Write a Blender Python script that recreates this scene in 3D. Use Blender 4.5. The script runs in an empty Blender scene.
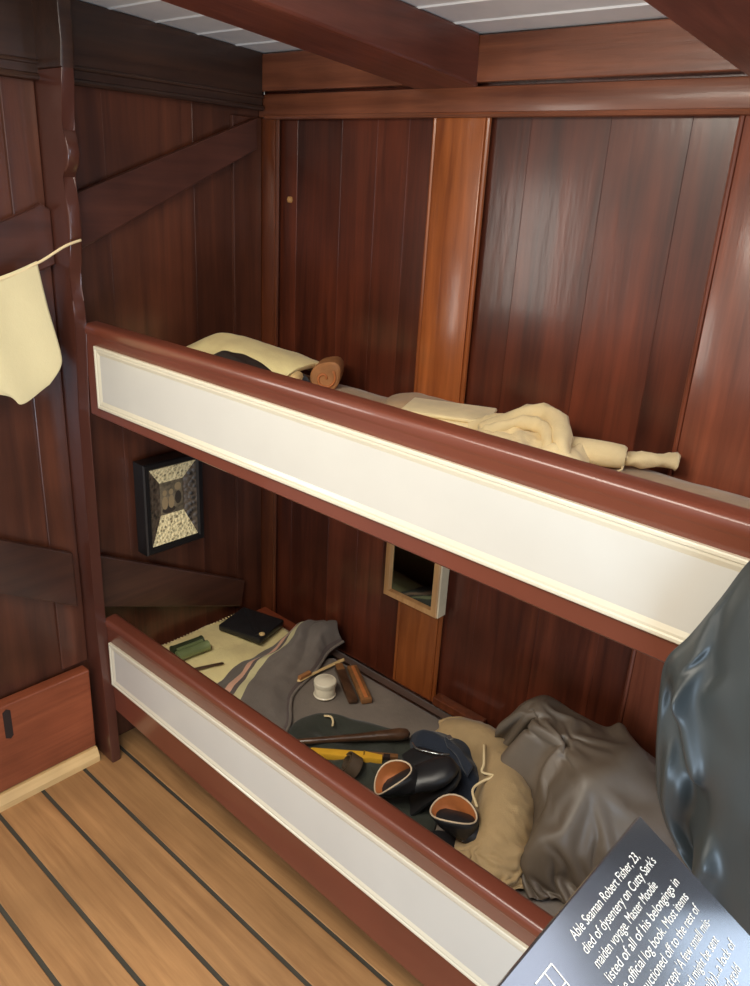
import bpy, bmesh, math, random
from mathutils import Vector, noise
random.seed(4)
COL = bpy.context.scene.collection
PI = math.pi

# ------------------------------------------------------------------ materials
def new_mat(name):
    m = bpy.data.materials.new(name); m.use_nodes = True
    nt = m.node_tree
    return m, nt, nt.nodes['Principled BSDF']

def lin(c):
    return tuple(((v/255)/12.92 if v/255 <= .04045 else ((v/255+.055)/1.055)**2.4) for v in c) + (1,)

def wood(name, c1, c2, axis='z', rough=.3, coat=.3, var=.35, bump=.04, fine=1.0, patch=.35):
    m, nt, b = new_mat(name); N = nt.nodes; L = nt.links
    tc = N.new('ShaderNodeTexCoord'); mp = N.new('ShaderNodeMapping')
    s = {'x': (1.6, 26, 26), 'y': (26, 1.6, 26), 'z': (26, 26, 1.6)}[axis]
    mp.inputs['Scale'].default_value = [v*fine for v in s]
    L.new(tc.outputs['Object'], mp.inputs['Vector'])
    geo = N.new('ShaderNodeNewGeometry')
    off = N.new('ShaderNodeVectorMath'); off.operation = 'SCALE'; off.inputs[0].default_value = (37, 11, 53)
    L.new(geo.outputs['Random Per Island'], off.inputs['Scale'])
    add = N.new('ShaderNodeVectorMath'); add.operation = 'ADD'
    L.new(mp.outputs['Vector'], add.inputs[0]); L.new(off.outputs['Vector'], add.inputs[1])
    n1 = N.new('ShaderNodeTexNoise'); n1.inputs['Scale'].default_value = 1.6; n1.inputs['Detail'].default_value = 7
    n1.inputs['Roughness'].default_value = .62; n1.inputs['Distortion'].default_value = .4
    L.new(add.outputs['Vector'], n1.inputs['Vector'])
    n2 = N.new('ShaderNodeTexNoise'); n2.inputs['Scale'].default_value = 3.2; n2.inputs['Detail'].default_value = 3
    L.new(tc.outputs['Object'], n2.inputs['Vector'])
    r = N.new('ShaderNodeValToRGB'); r.color_ramp.elements[0].color = lin(c1); r.color_ramp.elements[1].color = lin(c2)
    r.color_ramp.elements[0].position = .3; r.color_ramp.elements[1].position = .72
    L.new(n1.outputs['Fac'], r.inputs['Fac'])
    # per-board and blotch value change
    ma = N.new('ShaderNodeMapRange'); ma.inputs['To Min'].default_value = 1-var; ma.inputs['To Max'].default_value = 1+var
    L.new(geo.outputs['Random Per Island'], ma.inputs['Value'])
    mb = N.new('ShaderNodeMapRange'); mb.inputs['From Min'].default_value = .3; mb.inputs['From Max'].default_value = .7
    mb.inputs['To Min'].default_value = 1-patch; mb.inputs['To Max'].default_value = 1+patch
    L.new(n2.outputs['Fac'], mb.inputs['Value'])
    mu = N.new('ShaderNodeMath'); mu.operation = 'MULTIPLY'
    L.new(ma.outputs['Result'], mu.inputs[0]); L.new(mb.outputs['Result'], mu.inputs[1])
    hs = N.new('ShaderNodeVectorMath'); hs.operation = 'SCALE'
    L.new(r.outputs['Color'], hs.inputs[0]); L.new(mu.outputs['Value'], hs.inputs['Scale'])
    L.new(hs.outputs['Vector'], b.inputs['Base Color'])
    b.inputs['Roughness'].default_value = rough
    b.inputs['Coat Weight'].default_value = coat; b.inputs['Coat Roughness'].default_value = .16
    bu = N.new('ShaderNodeBump'); bu.inputs['Strength'].default_value = 1; bu.inputs['Distance'].default_value = bump*.02
    L.new(n1.outputs['Fac'], bu.inputs['Height']); L.new(bu.outputs['Normal'], b.inputs['Normal'])
    # brushed varnish ripple
    n3 = N.new('ShaderNodeTexNoise'); n3.inputs['Scale'].default_value = 60; n3.inputs['Detail'].default_value = 2
    mp3 = N.new('ShaderNodeMapping'); mp3.inputs['Scale'].default_value = [1 if v > 10 else .12 for v in s]
    L.new(tc.outputs['Object'], mp3.inputs['Vector']); L.new(mp3.outputs['Vector'], n3.inputs['Vector'])
    b3 = N.new('ShaderNodeBump'); b3.inputs['Distance'].default_value = .0006; b3.inputs['Strength'].default_value = .8
    L.new(n3.outputs['Fac'], b3.inputs['Height']); L.new(b3.outputs['Normal'], b.inputs['Coat Normal'])
    return m

def plain(name, c, rough=.5, metal=0, coat=0, mottle=.12, scale=14, bump=0, spec=.5, sheen=0):
    m, nt, b = new_mat(name); N = nt.nodes; L = nt.links
    tc = N.new('ShaderNodeTexCoord'); n = N.new('ShaderNodeTexNoise'); n.inputs['Scale'].default_value = scale; n.inputs['Detail'].default_value = 5
    L.new(tc.outputs['Object'], n.inputs['Vector'])
    r = N.new('ShaderNodeValToRGB'); c0 = lin(c)
    r.color_ramp.elements[0].color = tuple(v*(1-mottle) for v in c0[:3])+(1,)
    r.color_ramp.elements[1].color = tuple(min(1, v*(1+mottle)) for v in c0[:3])+(1,)
    r.color_ramp.elements[0].position = .3; r.color_ramp.elements[1].position = .7
    L.new(n.outputs['Fac'], r.inputs['Fac']); L.new(r.outputs['Color'], b.inputs['Base Color'])
    b.inputs['Roughness'].default_value = rough; b.inputs['Metallic'].default_value = metal
    b.inputs['Coat Weight'].default_value = coat; b.inputs['Specular IOR Level'].default_value = spec
    b.inputs['Sheen Weight'].default_value = sheen
    if bump:
        bu = N.new('ShaderNodeBump'); bu.inputs['Distance'].default_value = bump
        L.new(n.outputs['Fac'], bu.inputs['Height']); L.new(bu.outputs['Normal'], b.inputs['Normal'])
    return m

def cloth(name, c, rough=.9, weave=900, mottle=.18, bump=.0012, spec=.15, sheen=.15):
    m = plain(name, c, rough, mottle=mottle, scale=9, spec=spec, sheen=sheen)
    nt = m.node_tree; N = nt.nodes; L = nt.links; b = N['Principled BSDF']
    tc = N.new('ShaderNodeTexCoord')
    n = N.new('ShaderNodeTexNoise'); n.inputs['Scale'].default_value = 70; n.inputs['Detail'].default_value = 4
    v = N.new('ShaderNodeTexVoronoi'); v.inputs['Scale'].default_value = weave*.4
    L.new(tc.outputs['Object'], n.inputs['Vector']); L.new(tc.outputs['Object'], v.inputs['Vector'])
    ad = N.new('ShaderNodeMath'); ad.operation = 'MULTIPLY_ADD'; ad.inputs[1].default_value = .3
    L.new(v.outputs['Distance'], ad.inputs[0]); L.new(n.outputs['Fac'], ad.inputs[2])
    bu = N.new('ShaderNodeBump'); bu.inputs['Distance'].default_value = bump
    L.new(ad.outputs['Value'], bu.inputs['Height']); L.new(bu.outputs['Normal'], b.inputs['Normal'])
    return m

M = {}
M['back_boards'] = wood('mahogany_boards', (66, 30, 20), (112, 54, 34), 'z', .33, .3, .22, fine=.6)
M['back_stile'] = wood('mahogany_stile', (84, 40, 24), (120, 64, 36), 'z', .32, .4, .1)
M['pilaster'] = wood('orange_mahogany', (126, 64, 30), (178, 100, 50), 'z', .3, .4, .1, patch=.2)
M['pilaster_red'] = wood('red_mahogany', (98, 50, 34), (136, 72, 48), 'z', .34, .4, .1)
M['left_boards'] = wood('dim_mahogany', (64, 34, 24), (98, 54, 36), 'z', .36, .3, .18, fine=.6)
M['brace'] = wood('brace_mahogany', (68, 38, 30), (92, 52, 40), 'y', .34, .3, .1)
M['brace_dark'] = wood('dark_brace', (56, 34, 27), (76, 46, 34), 'y', .36, .3, .1)
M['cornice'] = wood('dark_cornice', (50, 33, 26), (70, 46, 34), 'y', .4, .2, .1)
M['rail_wood'] = wood('top_rail_mahogany', (104, 56, 36), (144, 84, 56), 'x', .36, .3, .1)
M['beam'] = wood('beam_mahogany', (86, 42, 32), (116, 62, 46), 'y', .36, .3, .1)
M['painted'] = plain('red_brown_paint', (108, 56, 41), .3, coat=.3, mottle=.1, scale=5)
M['post'] = plain('brown_paint', (80, 44, 34), .32, coat=.35, mottle=.14, scale=5)
M['skirt'] = wood('skirting_mahogany', (116, 58, 36), (146, 78, 50), 'y', .4, .15, .05)
M['floor_wood'] = wood('pale_deck_pine', (148, 106, 66), (186, 140, 92), 'x', .5, .05, .1, bump=.03, patch=.2)
M['margin'] = wood('margin_pine', (196, 158, 104), (220, 184, 128), 'y', .55, 0, .1)
M['caulk'] = plain('grey_caulking', (66, 62, 52), .8)
M['white'] = plain('cream_gloss_paint', (198, 195, 186), .32, coat=.15, mottle=.03, scale=6)
M['white_trim'] = plain('ivory_gloss_paint', (212, 204, 182), .3, coat=.2, mottle=.03, scale=6)
M['ceiling'] = plain('white_deckhead_paint', (238, 234, 228), .5, mottle=.04)
M['bedboard'] = wood('bed_board', (104, 48, 30), (140, 70, 44), 'x', .4, .1, .15)
M['dark_bed'] = cloth('dark_brown_ticking', (92, 70, 58))
M['upper_blanket'] = cloth('tan_grey_wool', (176, 148, 116))
M['grey_wool'] = cloth('grey_wool', (122, 112, 102))
M['cream_linen'] = cloth('cream_linen', (244, 222, 162))
M['cream_cotton'] = cloth('cream_cotton', (236, 216, 168))
M['canvas'] = cloth('pale_canvas', (230, 208, 160))
M['towel'] = cloth('ivory_towel', (216, 202, 158), bump=.0005, mottle=.04)
M['khaki'] = cloth('khaki_canvas', (166, 140, 100), .7, spec=.3)
M['navy'] = cloth('navy_serge', (42, 48, 60))
M['green_cloth'] = cloth('dark_green_cloth', (54, 57, 49), .7, spec=.3)
M['oilskin'] = plain('grey_brown_oilskin', (100, 88, 75), .45, mottle=.2, scale=8, bump=.002, spec=.45)
M['black_oilskin'] = plain('black_oilskin', (52, 57, 58), .42, mottle=.2, scale=5, bump=.002, spec=.45)
M['black_leather'] = plain('black_leather', (34, 34, 36), .38, mottle=.2, bump=.0006, scale=40)
M['hat_leather'] = plain('brown_black_leather', (52, 46, 42), .42, mottle=.25, bump=.001, scale=30)
M['tan_leather'] = plain('tan_leather', (186, 112, 62), .55, mottle=.2, scale=22)
M['pale_edge'] = plain('pale_welt', (212, 190, 160), .6)
M['brown_leather'] = plain('brown_leather', (88, 72, 56), .55, mottle=.2)
M['tan_roll'] = plain('tan_roll', (170, 116, 70), .65, mottle=.2, scale=30, bump=.001)
M['green_tin'] = plain('green_tin', (126, 140, 94), .4, metal=.15, mottle=.2, coat=.2)
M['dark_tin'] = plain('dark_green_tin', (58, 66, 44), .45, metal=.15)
M['dark_wood'] = wood('dark_turned_wood', (62, 42, 30), (96, 68, 48), 'x', .3, .4, .05)
M['brown_wood'] = wood('brown_case_wood', (118, 80, 48), (156, 108, 64), 'y', .45, .1, .05)
M['yellow'] = plain('yellow_boxwood', (226, 172, 52), .35, mottle=.15, scale=20, coat=.3)
M['bone'] = plain('bone', (222, 190, 132), .5, mottle=.12)
M['porcelain'] = plain('cream_porcelain', (236, 226, 200), .3, mottle=.04, coat=.3)
M['silver'] = plain('silver_metal', (190, 195, 195), .25, metal=.9)
M['brass'] = plain('brass', (190, 150, 70), .35, metal=.8)
M['cord'] = plain('cream_cord', (226, 204, 158), .8)
M['pine_frame'] = wood('pine_mirror_frame', (168, 114, 64), (206, 154, 98), 'z', .5, .1, .05)
M['pine_side'] = plain('pale_pine_edge', (214, 190, 152), .6)
M['mirror'] = plain('mirror_glass', (120, 134, 132), .04, metal=1, mottle=.02)
M['black_frame'] = plain('black_frame', (20, 20, 20), .4, coat=.2)
M['slot'] = plain('slot_shadow', (40, 24, 17), .9)
M['knot'] = plain('filler_plug', (190, 140, 84), .6)
M['sepia'] = plain('sepia_print', (116, 100, 76), .7, mottle=.5, scale=60)
M['sepia_dark'] = plain('sepia_dark', (58, 46, 34), .7)
M['sepia_light'] = plain('sepia_light', (158, 132, 94), .7)
M['letter'] = plain('white_lettering', (240, 238, 226), .5, mottle=.01)
M['steel_grey'] = plain('stand_grey', (60, 62, 66), .4, metal=.5)
m = plain('graphite_panel', (52, 52, 55), .15, mottle=.05, scale=3)
m.node_tree.nodes['Principled BSDF'].inputs['IOR'].default_value = 2.0
M['panel'] = m

def shell_mat(name, ca, cb, sc):
    m, nt, b = new_mat(name); N = nt.nodes; L = nt.links
    tc = N.new('ShaderNodeTexCoord'); v = N.new('ShaderNodeTexVoronoi'); v.inputs['Scale'].default_value = sc
    L.new(tc.outputs['Object'], v.inputs['Vector'])
    r = N.new('ShaderNodeValToRGB'); r.color_ramp.elements[0].color = lin(cb); r.color_ramp.elements[1].color = lin(ca)
    r.color_ramp.elements[0].position = .1; r.color_ramp.elements[1].position = .75
    sp = N.new('ShaderNodeSeparateColor'); L.new(v.outputs['Color'], sp.inputs['Color'])
    mx = N.new('ShaderNodeMath'); mx.operation = 'MULTIPLY_ADD'; mx.inputs[1].default_value = .6
    L.new(sp.outputs['Red'], mx.inputs[0]); L.new(v.outputs['Distance'], mx.inputs[2])
    L.new(mx.outputs['Value'], r.inputs['Fac']); L.new(r.outputs['Color'], b.inputs['Base Color'])
    bu = N.new('ShaderNodeBump'); bu.inputs['Distance'].default_value = .004; bu.invert = True
    L.new(v.outputs['Distance'], bu.inputs['Height']); L.new(bu.outputs['Normal'], b.inputs['Normal'])
    b.inputs['Roughness'].default_value = .5
    return m
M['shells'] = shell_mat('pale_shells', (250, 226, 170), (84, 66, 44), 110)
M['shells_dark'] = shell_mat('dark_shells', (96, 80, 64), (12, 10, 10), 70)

def stripe_mat():
    m = cloth('striped_grey_wool', (136, 124, 114)); nt = m.node_tree; N = nt.nodes; L = nt.links; b = N['Principled BSDF']
    uv = N.new('ShaderNodeUVMap'); uv.uv_map = 'uv'; sx = N.new('ShaderNodeSeparateXYZ')
    L.new(uv.outputs['UV'], sx.inputs['Vector'])
    r = N.new('ShaderNodeValToRGB'); cr = r.color_ramp; cr.interpolation = 'CONSTANT'
    g = lin((118, 109, 101)); d = lin((104, 92, 88)); p = lin((226, 176, 148)); c = lin((216, 206, 158))
    cr.elements[0].position = 0; cr.elements[0].color = g; cr.elements[1].position = .215; cr.elements[1].color = p
    for pos, col in ((.29, d), (.34, c), (.44, g), (.93, d)):
        e = cr.elements.new(pos); e.color = col
    L.new(sx.outputs['X'], r.inputs['Fac']); L.new(r.outputs['Color'], b.inputs['Base Color'])
    return m
M['stripes'] = stripe_mat()

# ------------------------------------------------------------------ mesh builder
class MB:
    def __init__(self): self.bm = bmesh.new(); self.uv = None
    def box(self, x0, x1, y0, y1, z0, z1, bev=0, seg=2):
        vs = [self.bm.verts.new(p) for p in ((x0,y0,z0),(x1,y0,z0),(x1,y1,z0),(x0,y1,z0),(x0,y0,z1),(x1,y0,z1),(x1,y1,z1),(x0,y1,z1))]
        fs = [self.bm.faces.new([vs[i] for i in q]) for q in ((0,3,2,1),(4,5,6,7),(0,1,5,4),(1,2,6,5),(2,3,7,6),(3,0,4,7))]
        if bev:
            es = list({e for f in fs for e in f.edges})
            bmesh.ops.bevel(self.bm, geom=es, offset=bev, segments=seg, affect='EDGES', profile=.5)
        return self
    def prism(self, pts, axis, a, b, bev=0, seg=2):
        def P(p, t):
            return {'x': (t, p[0], p[1]), 'y': (p[0], t, p[1]), 'z': (p[0], p[1], t)}[axis]
        A = [self.bm.verts.new(P(p, a)) for p in pts]; B = [self.bm.verts.new(P(p, b)) for p in pts]
        n = len(pts); fs = [self.bm.faces.new(A), self.bm.faces.new(B[::-1])]
        for i in range(n): fs.append(self.bm.faces.new((A[i], B[i], B[(i+1) % n], A[(i+1) % n])))
        if bev:
            es = list({e for f in fs[:2] for e in f.edges})
            bmesh.ops.bevel(self.bm, geom=es, offset=bev, segments=seg, affect='EDGES', profile=.5)
        return self
    def obox(self, c, L, W, H, ang, tilt=0, bev=0):      # box lying at centre c, long side at angle ang about z
        ca, sa = math.cos(ang), math.sin(ang)
        n0 = len(self.bm.verts); self.bm.verts.ensure_lookup_table()
        old = set(self.bm.verts)
        self.box(-L/2, L/2, -W/2, W/2, -H/2, H/2, bev)
        for v in self.bm.verts:
            if v not in old:
                x, y, z = v.co
                z2 = z+x*math.tan(tilt)
                v.co = (c[0]+x*ca-y*sa, c[1]+x*sa+y*ca, c[2]+z2)
        return self
    def grid(self, P, close_u=False, close_v=False, uv=False):
        n, mth = len(P), len(P[0])
        V = [[self.bm.verts.new(p) for p in row] for row in P]
        lay = None
        if uv: lay = self.bm.loops.layers.uv.get('uv') or self.bm.loops.layers.uv.new('uv')
        for i in range(n if close_u else n-1):
            for j in range(mth if close_v else mth-1):
                idx = ((i, j), (i+1, j), (i+1, j+1), (i, j+1))
                f = self.bm.faces.new([V[a % n][b % mth] for a, b in idx])
                if lay:
                    for lp, (a, b) in zip(f.loops, idx): lp[lay].uv = (b/(mth-1), a/(n-1))
        return V
    def sweep(self, path, rad, n=10, caps=True, up=Vector((0, 0, 1)), closed=False, flat=1.0):
        P = [Vector(p) for p in path]; rows = []
        for i, p in enumerate(P):
            if closed: t = P[(i+1) % len(P)]-P[i-1]
            else: t = P[min(i+1, len(P)-1)]-P[max(i-1, 0)]
            t.normalize(); s = t.cross(up)
            if s.length < 1e-4: s = t.cross(Vector((1, 0, 0)))
            s.normalize(); w = s.cross(t)
            r = rad[i] if isinstance(rad, (list, tuple)) else rad
            rows.append([p+s*math.cos(2*PI*k/n)*r+w*math.sin(2*PI*k/n)*r*flat for k in range(n)])
        V = self.grid(rows, close_u=closed, close_v=True)
        if caps and not closed:
            self.bm.faces.new(V[0][::-1]); self.bm.faces.new(V[-1])
        return self
    def lathe(self, c, prof, n=24):
        rows = [[(c[0]+r*math.cos(2*PI*k/n), c[1]+r*math.sin(2*PI*k/n), c[2]+z) for k in range(n)] for r, z in prof]
        V = self.grid(rows, close_v=True)
        self.bm.faces.new(V[0][::-1]); self.bm.faces.new(V[-1]); return self
    def frame(self, quad, prof, axis='y'):
        # mitred frame: quad = 4 corners (u,v) in the plane, prof = [(inset, height along axis)]
        cx = sum(q[0] for q in quad)/4; cz = sum(q[1] for q in quad)/4
        rows = []
        for d, h in prof:
            ring = []
            for q in quad:
                u = q[0]+(d if q[0] < cx else -d); v = q[1]+(d if q[1] < cz else -d)
                ring.append((u, h, v) if axis == 'y' else (h, u, v))
            rows.append(ring)
        self.grid(rows, close_v=True); return self

def mk(name, b, mat, parent=None, smooth=False, solid=0, sub=0, kind=None, label=None, cat=None, group=None, origin=None):
    bm = b.bm
    bmesh.ops.recalc_face_normals(bm, faces=bm.faces)
    if origin is None:
        if parent is not None: origin = parent['_o']
        else:
            xs = [v.co for v in bm.verts]
            origin = ((min(v.x for v in xs)+max(v.x for v in xs))/2, (min(v.y for v in xs)+max(v.y for v in xs))/2, min(v.z for v in xs))
    O = Vector(origin)
    for v in bm.verts: v.co -= O
    me = bpy.data.meshes.new(name); bm.to_mesh(me); bm.free()
    o = bpy.data.objects.new(name, me); COL.objects.link(o)
    if parent is not None:
        o.parent = parent; o.location = O-Vector(parent['_o'])
    else: o.location = O
    o['_o'] = tuple(O)
    for mm in (mat if isinstance(mat, (list, tuple)) else [mat]): me.materials.append(mm)
    if smooth:
        for p in me.polygons: p.use_smooth = True
        if smooth == 'auto':
            me.set_sharp_from_angle(angle=math.radians(38))
    if solid:
        s = o.modifiers.new('thick', 'SOLIDIFY'); s.thickness = solid; s.offset = -1
    if sub:
        s = o.modifiers.new('sub', 'SUBSURF'); s.levels = sub; s.render_levels = sub
    if kind: o['kind'] = kind
    if label: o['label'] = label
    if cat: o['category'] = cat
    if group: o['group'] = group
    return o

def thing(name, label, cat, loc, group=None):
    o = bpy.data.objects.new(name, None); COL.objects.link(o); o.location = loc
    o.empty_display_size = .05; o['_o'] = tuple(loc); o['label'] = label; o['category'] = cat
    if group: o['group'] = group
    return o

def cr(p0, p1, p2, p3, t):
    return .5*((2*p1)+(p2-p0)*t+(2*p0-5*p1+4*p2-p3)*t*t+(3*p1-p0-3*p2+p3)*t**3)
def spline(pts, n, closed=False):
    P = [Vector(p) for p in pts]; out = []; m = len(P)
    segs = m if closed else m-1
    tot = n if closed else n-1
    for i in range(n):
        u = i/tot*segs; k = min(int(u), segs-1); t = u-k
        g = (lambda j: P[j % m]) if closed else (lambda j: P[max(0, min(m-1, j))])
        out.append(cr(g(k-1), g(k), g(k+1), g(k+2), t))
    return out
def patch(ctrl, nu, nv):                     # Catmull-Rom surface through a grid of points
    rows = [spline(r, nv) for r in ctrl]
    cols = [spline([rows[i][j] for i in range(len(rows))], nu) for j in range(nv)]
    return [[cols[j][i] for j in range(nv)] for i in range(nu)]
def wrinkle(G, amp, sc, seed=0, stretch=(1, 1, 1)):
    n, m = len(G), len(G[0]); out = []
    for i in range(n):
        row = []
        for j in range(m):
            a = G[min(i+1, n-1)][j]-G[max(i-1, 0)][j]; b = G[i][min(j+1, m-1)]-G[i][max(j-1, 0)]
            nn = a.cross(b)
            if nn.length > 1e-9: nn.normalize()
            q = Vector((G[i][j].x*stretch[0], G[i][j].y*stretch[1], G[i][j].z*stretch[2]))*sc+Vector((seed*7.1, seed*3.3, seed))
            w = noise.noise(q)+.5*noise.noise(q*2.1)+.6*(1-abs(noise.noise(q*.8+Vector((5, 5, 5))))*2)*.5
            row.append(G[i][j]+nn*w*amp)
        out.append(row)
    return out

def heap(b, outline, z0, hf, nr=18, nt=72, centre=None, power=.5, wob=.004, seed=0):
    O = spline([(p[0], p[1], 0) for p in outline], nt, closed=True)
    c = Vector(centre+(0,)) if centre else sum(O, Vector())/len(O)
    rows = []
    for i in range(1, nr+1):
        r = i/nr; r = 1-(1-r)**1.5
        row = []
        for p in O:
            q = c+(p-c)*r
            e = max(0, 1-r**4)**power
            h = hf(q.x, q.y)*e+wob*noise.noise(Vector((q.x*22+seed, q.y*22, seed)))*e
            row.append(Vector((q.x, q.y, z0+max(0, h))))
        rows.append(row)
    V = b.grid(rows, close_v=True)
    cv = b.bm.verts.new((c.x, c.y, z0+hf(c.x, c.y)))
    for k in range(nt): b.bm.faces.new((cv, V[0][k], V[0][(k+1) % nt]))
    b.bm.faces.new(V[-1][::-1])
    return b
def seg_d(x, y, pts):
    best = 9; 
    for (x0, y0), (x1, y1) in zip(pts, pts[1:]):
        dx, dy = x1-x0, y1-y0; L = dx*dx+dy*dy
        t = max(0, min(1, ((x-x0)*dx+(y-y0)*dy)/L)) if L else 0
        best = min(best, math.hypot(x-x0-t*dx, y-y0-t*dy))
    return best
def ridge(x, y, pts, w, h): return h*math.exp(-(seg_d(x, y, pts)/w)**2)

def drape(nx, ny, f, colliders, frames=45, shrink=-.25, bend=2.0, gap=.004, mass=.4, tension=15, selfc=True, post=None):
    """let a sheet of cloth settle over what lies beneath it; returns its points"""
    sc = bpy.context.scene
    me = bpy.data.meshes.new('settling'); bm = bmesh.new()
    V = [[bm.verts.new(f(i/nx, j/ny)) for j in range(ny+1)] for i in range(nx+1)]
    for i in range(nx):
        for j in range(ny): bm.faces.new((V[i][j], V[i+1][j], V[i+1][j+1], V[i][j+1]))
    bm.to_mesh(me); bm.free()
    o = bpy.data.objects.new('settling', me); COL.objects.link(o)
    cs = []
    for cb in colliders:
        bmesh.ops.recalc_face_normals(cb.bm, faces=cb.bm.faces)
        cm = bpy.data.meshes.new('under'); cb.bm.to_mesh(cm); cb.bm.free()
        c = bpy.data.objects.new('under', cm); COL.objects.link(c)
        md = c.modifiers.new('c', 'COLLISION'); c.collision.thickness_outer = gap; c.collision.cloth_friction = 25; c.collision.damping = .6
        cs.append(c)
    md = o.modifiers.new('cloth', 'CLOTH'); st = md.settings
    st.quality = 6; st.mass = mass; st.shrink_min = shrink; st.bending_stiffness = bend
    st.tension_stiffness = tension; st.compression_stiffness = tension; st.shear_stiffness = 5; st.air_damping = 2
    st.bending_damping = 1
    md.collision_settings.distance_min = gap; md.collision_settings.use_self_collision = selfc
    md.collision_settings.self_distance_min = gap; md.collision_settings.collision_quality = 3
    md.point_cache.frame_start = 1; md.point_cache.frame_end = frames+2
    sc.frame_start = 1; sc.frame_end = frames+2
    for fr in range(1, frames+1): sc.frame_set(fr)
    ev = o.evaluated_get(bpy.context.evaluated_depsgraph_get())
    co = [v.co.copy() for v in ev.data.vertices]
    for ob in [o]+cs:
        dm = ob.data; bpy.data.objects.remove(ob); bpy.data.meshes.remove(dm)
    sc.frame_set(1)
    return [[co[i*(ny+1)+j] for j in range(ny+1)] for i in range(nx+1)]

# ================================================================== the setting
def zceil(y): return 1.90-.06*(y-.6)
def zbeam(y): return 1.80-.087*(y-.6)
XR = 3.1; YF = -2.4

b = MB(); b.box(-.02, XR, YF, .62, -.03, -.004)
for f in b.bm.faces: f.material_index = 1
n_c = len(b.bm.faces)
seams = [.025-.1225*k for k in range(-5, 20)]
for y0, y1 in zip(seams[1:], seams):
    if y1-.0055 > .62: y1 = .62
    if y0+.0055 >= y1: continue
    b.box(.0, XR, y0+.0055, y1-.0055, -.004, 0, .0012, 1)
b.bm.faces.ensure_lookup_table()
for i, f in enumerate(b.bm.faces): f.material_index = 1 if i < n_c else 0
mk('floor', b, [M['floor_wood'], M['caulk']], kind='structure')

# back wall: recessed boards, with stiles and rails planted on it
b = MB()
for x0, x1 in ((0,.135),(.135,.30),(.30,.42),(.42,.52),(.52,.66),(.66,.85),(.85,1.03),(1.03,1.19),(1.19,1.4),(1.4,1.62),(1.62,1.83),(1.83,2.05),(2.05,2.22)):
    b.box(x0, x1, .618, .655, 0, 1.9, .0007, 1)
b.box(2.22, 2.36, .618, .655, 0, 1.9); b.box(2.36, 3.05, .618, .655, 0, 1.20); b.box(3.05, XR, .618, .655, 0, 1.9); b.box(2.36, 3.05, .618, .655, 1.885, 1.9)
mk('wall_back', b, M['back_boards'], kind='structure')
def stile(n, x0, x1, mat, beads):
    b = MB(); b.box(x0, x1, .600, .6185, .0, 1.745, .003)
    for bx in beads: b.sweep([(bx, .606, .0), (bx, .606, 1.745)], .0058, 8)
    mk('trim_%d' % n, b, mat, kind='structure', smooth='auto')
stile(1, .001, .064, M['back_stile'], (.0695,))
stile(2, .612, .745, M['pilaster'], (.606, .751))
stile(3, 1.287, 1.47, M['pilaster_red'], (1.281, 1.476))
stile(4, 2.1, 2.20, M['pilaster_red'], (2.094,))
b = MB(); b.box(.001, 2.20, .596, .6185, 1.746, 1.802, .004)
b.sweep([(.03, .597, 1.747), (2.20, .597, 1.747)], .006, 8)
mk('trim_5', b, M['rail_wood'], kind='structure', smooth='auto')
b = MB(); b.box(.0, 2.20, .590, .6185, 1.809, 1.897, .003)
mk('trim_6', b, M['rail_wood'], kind='structure')
b = MB(); b.lathe((.109, .6185, 1.535), [(.0001, 0), (.0075, .001), (.010, .008), (.0075, .016), (.0001, .017)], 12)
mk('trim_7', b, M['knot'], kind='structure', smooth=True)

# left (end) wall, with diagonal braces, cornice and skirting; a doorway stands open beyond y = -0.6
b = MB()
for y0, y1 in ((-.62,-.36),(-.36,-.10),(-.10,.13),(.13,.38),(.38,.617)):
    b.box(-.04, 0, y0, y1, 0, 1.99, .0005, 1)
mk('wall_left', b, M['left_boards'], kind='structure')
b = MB(); b.box(0, .012, .50, .598, 0, 1.745, .002); mk('trim_8', b, M['left_boards'], kind='structure')
b = MB(); b.box(0, .008, -.105, -.030, .31, 1.765, .002); mk('trim_9', b, M['left_boards'], kind='structure')
# upper brace rises toward the back, lower brace falls
b = MB(); s = .381
b.prism([(-.0, 1.396+.004), (.568, 1.664-.048+.05), (.568, 1.743), (-.0, 1.527)], 'x', .012, .030, .003)
b.prism([(-.62, 1.396-.62*s), (-.030, 1.386), (-.030, 1.504), (-.052, 1.517), (-.068, 1.503), (-.62, 1.527-.62*s)], 'x', .010, .030, .003)
mk('trim_10', b, M['brace'], kind='structure')
b = MB()
b.prism([(.0, .475), (.50, .285), (.515, .375), (.0, .637)], 'x', .012, .032, .004)
b.prism([(-.62, .83), (-.25, .612), (-.055, .498), (-.055, .657), (-.233, .75), (-.62, .95)], 'x', .010, .032, .004)
mk('trim_11', b, M['brace_dark'], kind='structure')
b = MB()
b.prism([(-.62, 1.768), (.5895, 1.764), (.5895, 1.899), (-.62, 1.97)], 'x', .0, .026, .003)
b.sweep([(.026, -.62, 1.772), (.026, .589, 1.768)], .007, 8); b.sweep([(.026, -.62, 1.80), (.026, .589, 1.796)], .005, 8)
mk('trim_12', b, M['cornice'], kind='structure', smooth='auto')
b = MB(); b.box(.0085, .045, -.62, -.047, .045, .302, .004)
sk = mk('baseboard_left', b, M['skirt'], kind='structure')
b = MB(); b.prism([(-.290, .205), (-.278, .198), (-.270, .205), (-.270, .283), (-.280, .290), (-.290, .283)], 'x', .0440, .0462)
mk('slot', b, M['slot'], sk)
b = MB(); b.prism([(0, 0), (.062, 0), (.062, .018), (.05, .042), (0, .044)], 'y', -.62, -.047, .002)
mk('baseboard_margin', b, M['margin'], kind='structure')

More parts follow.
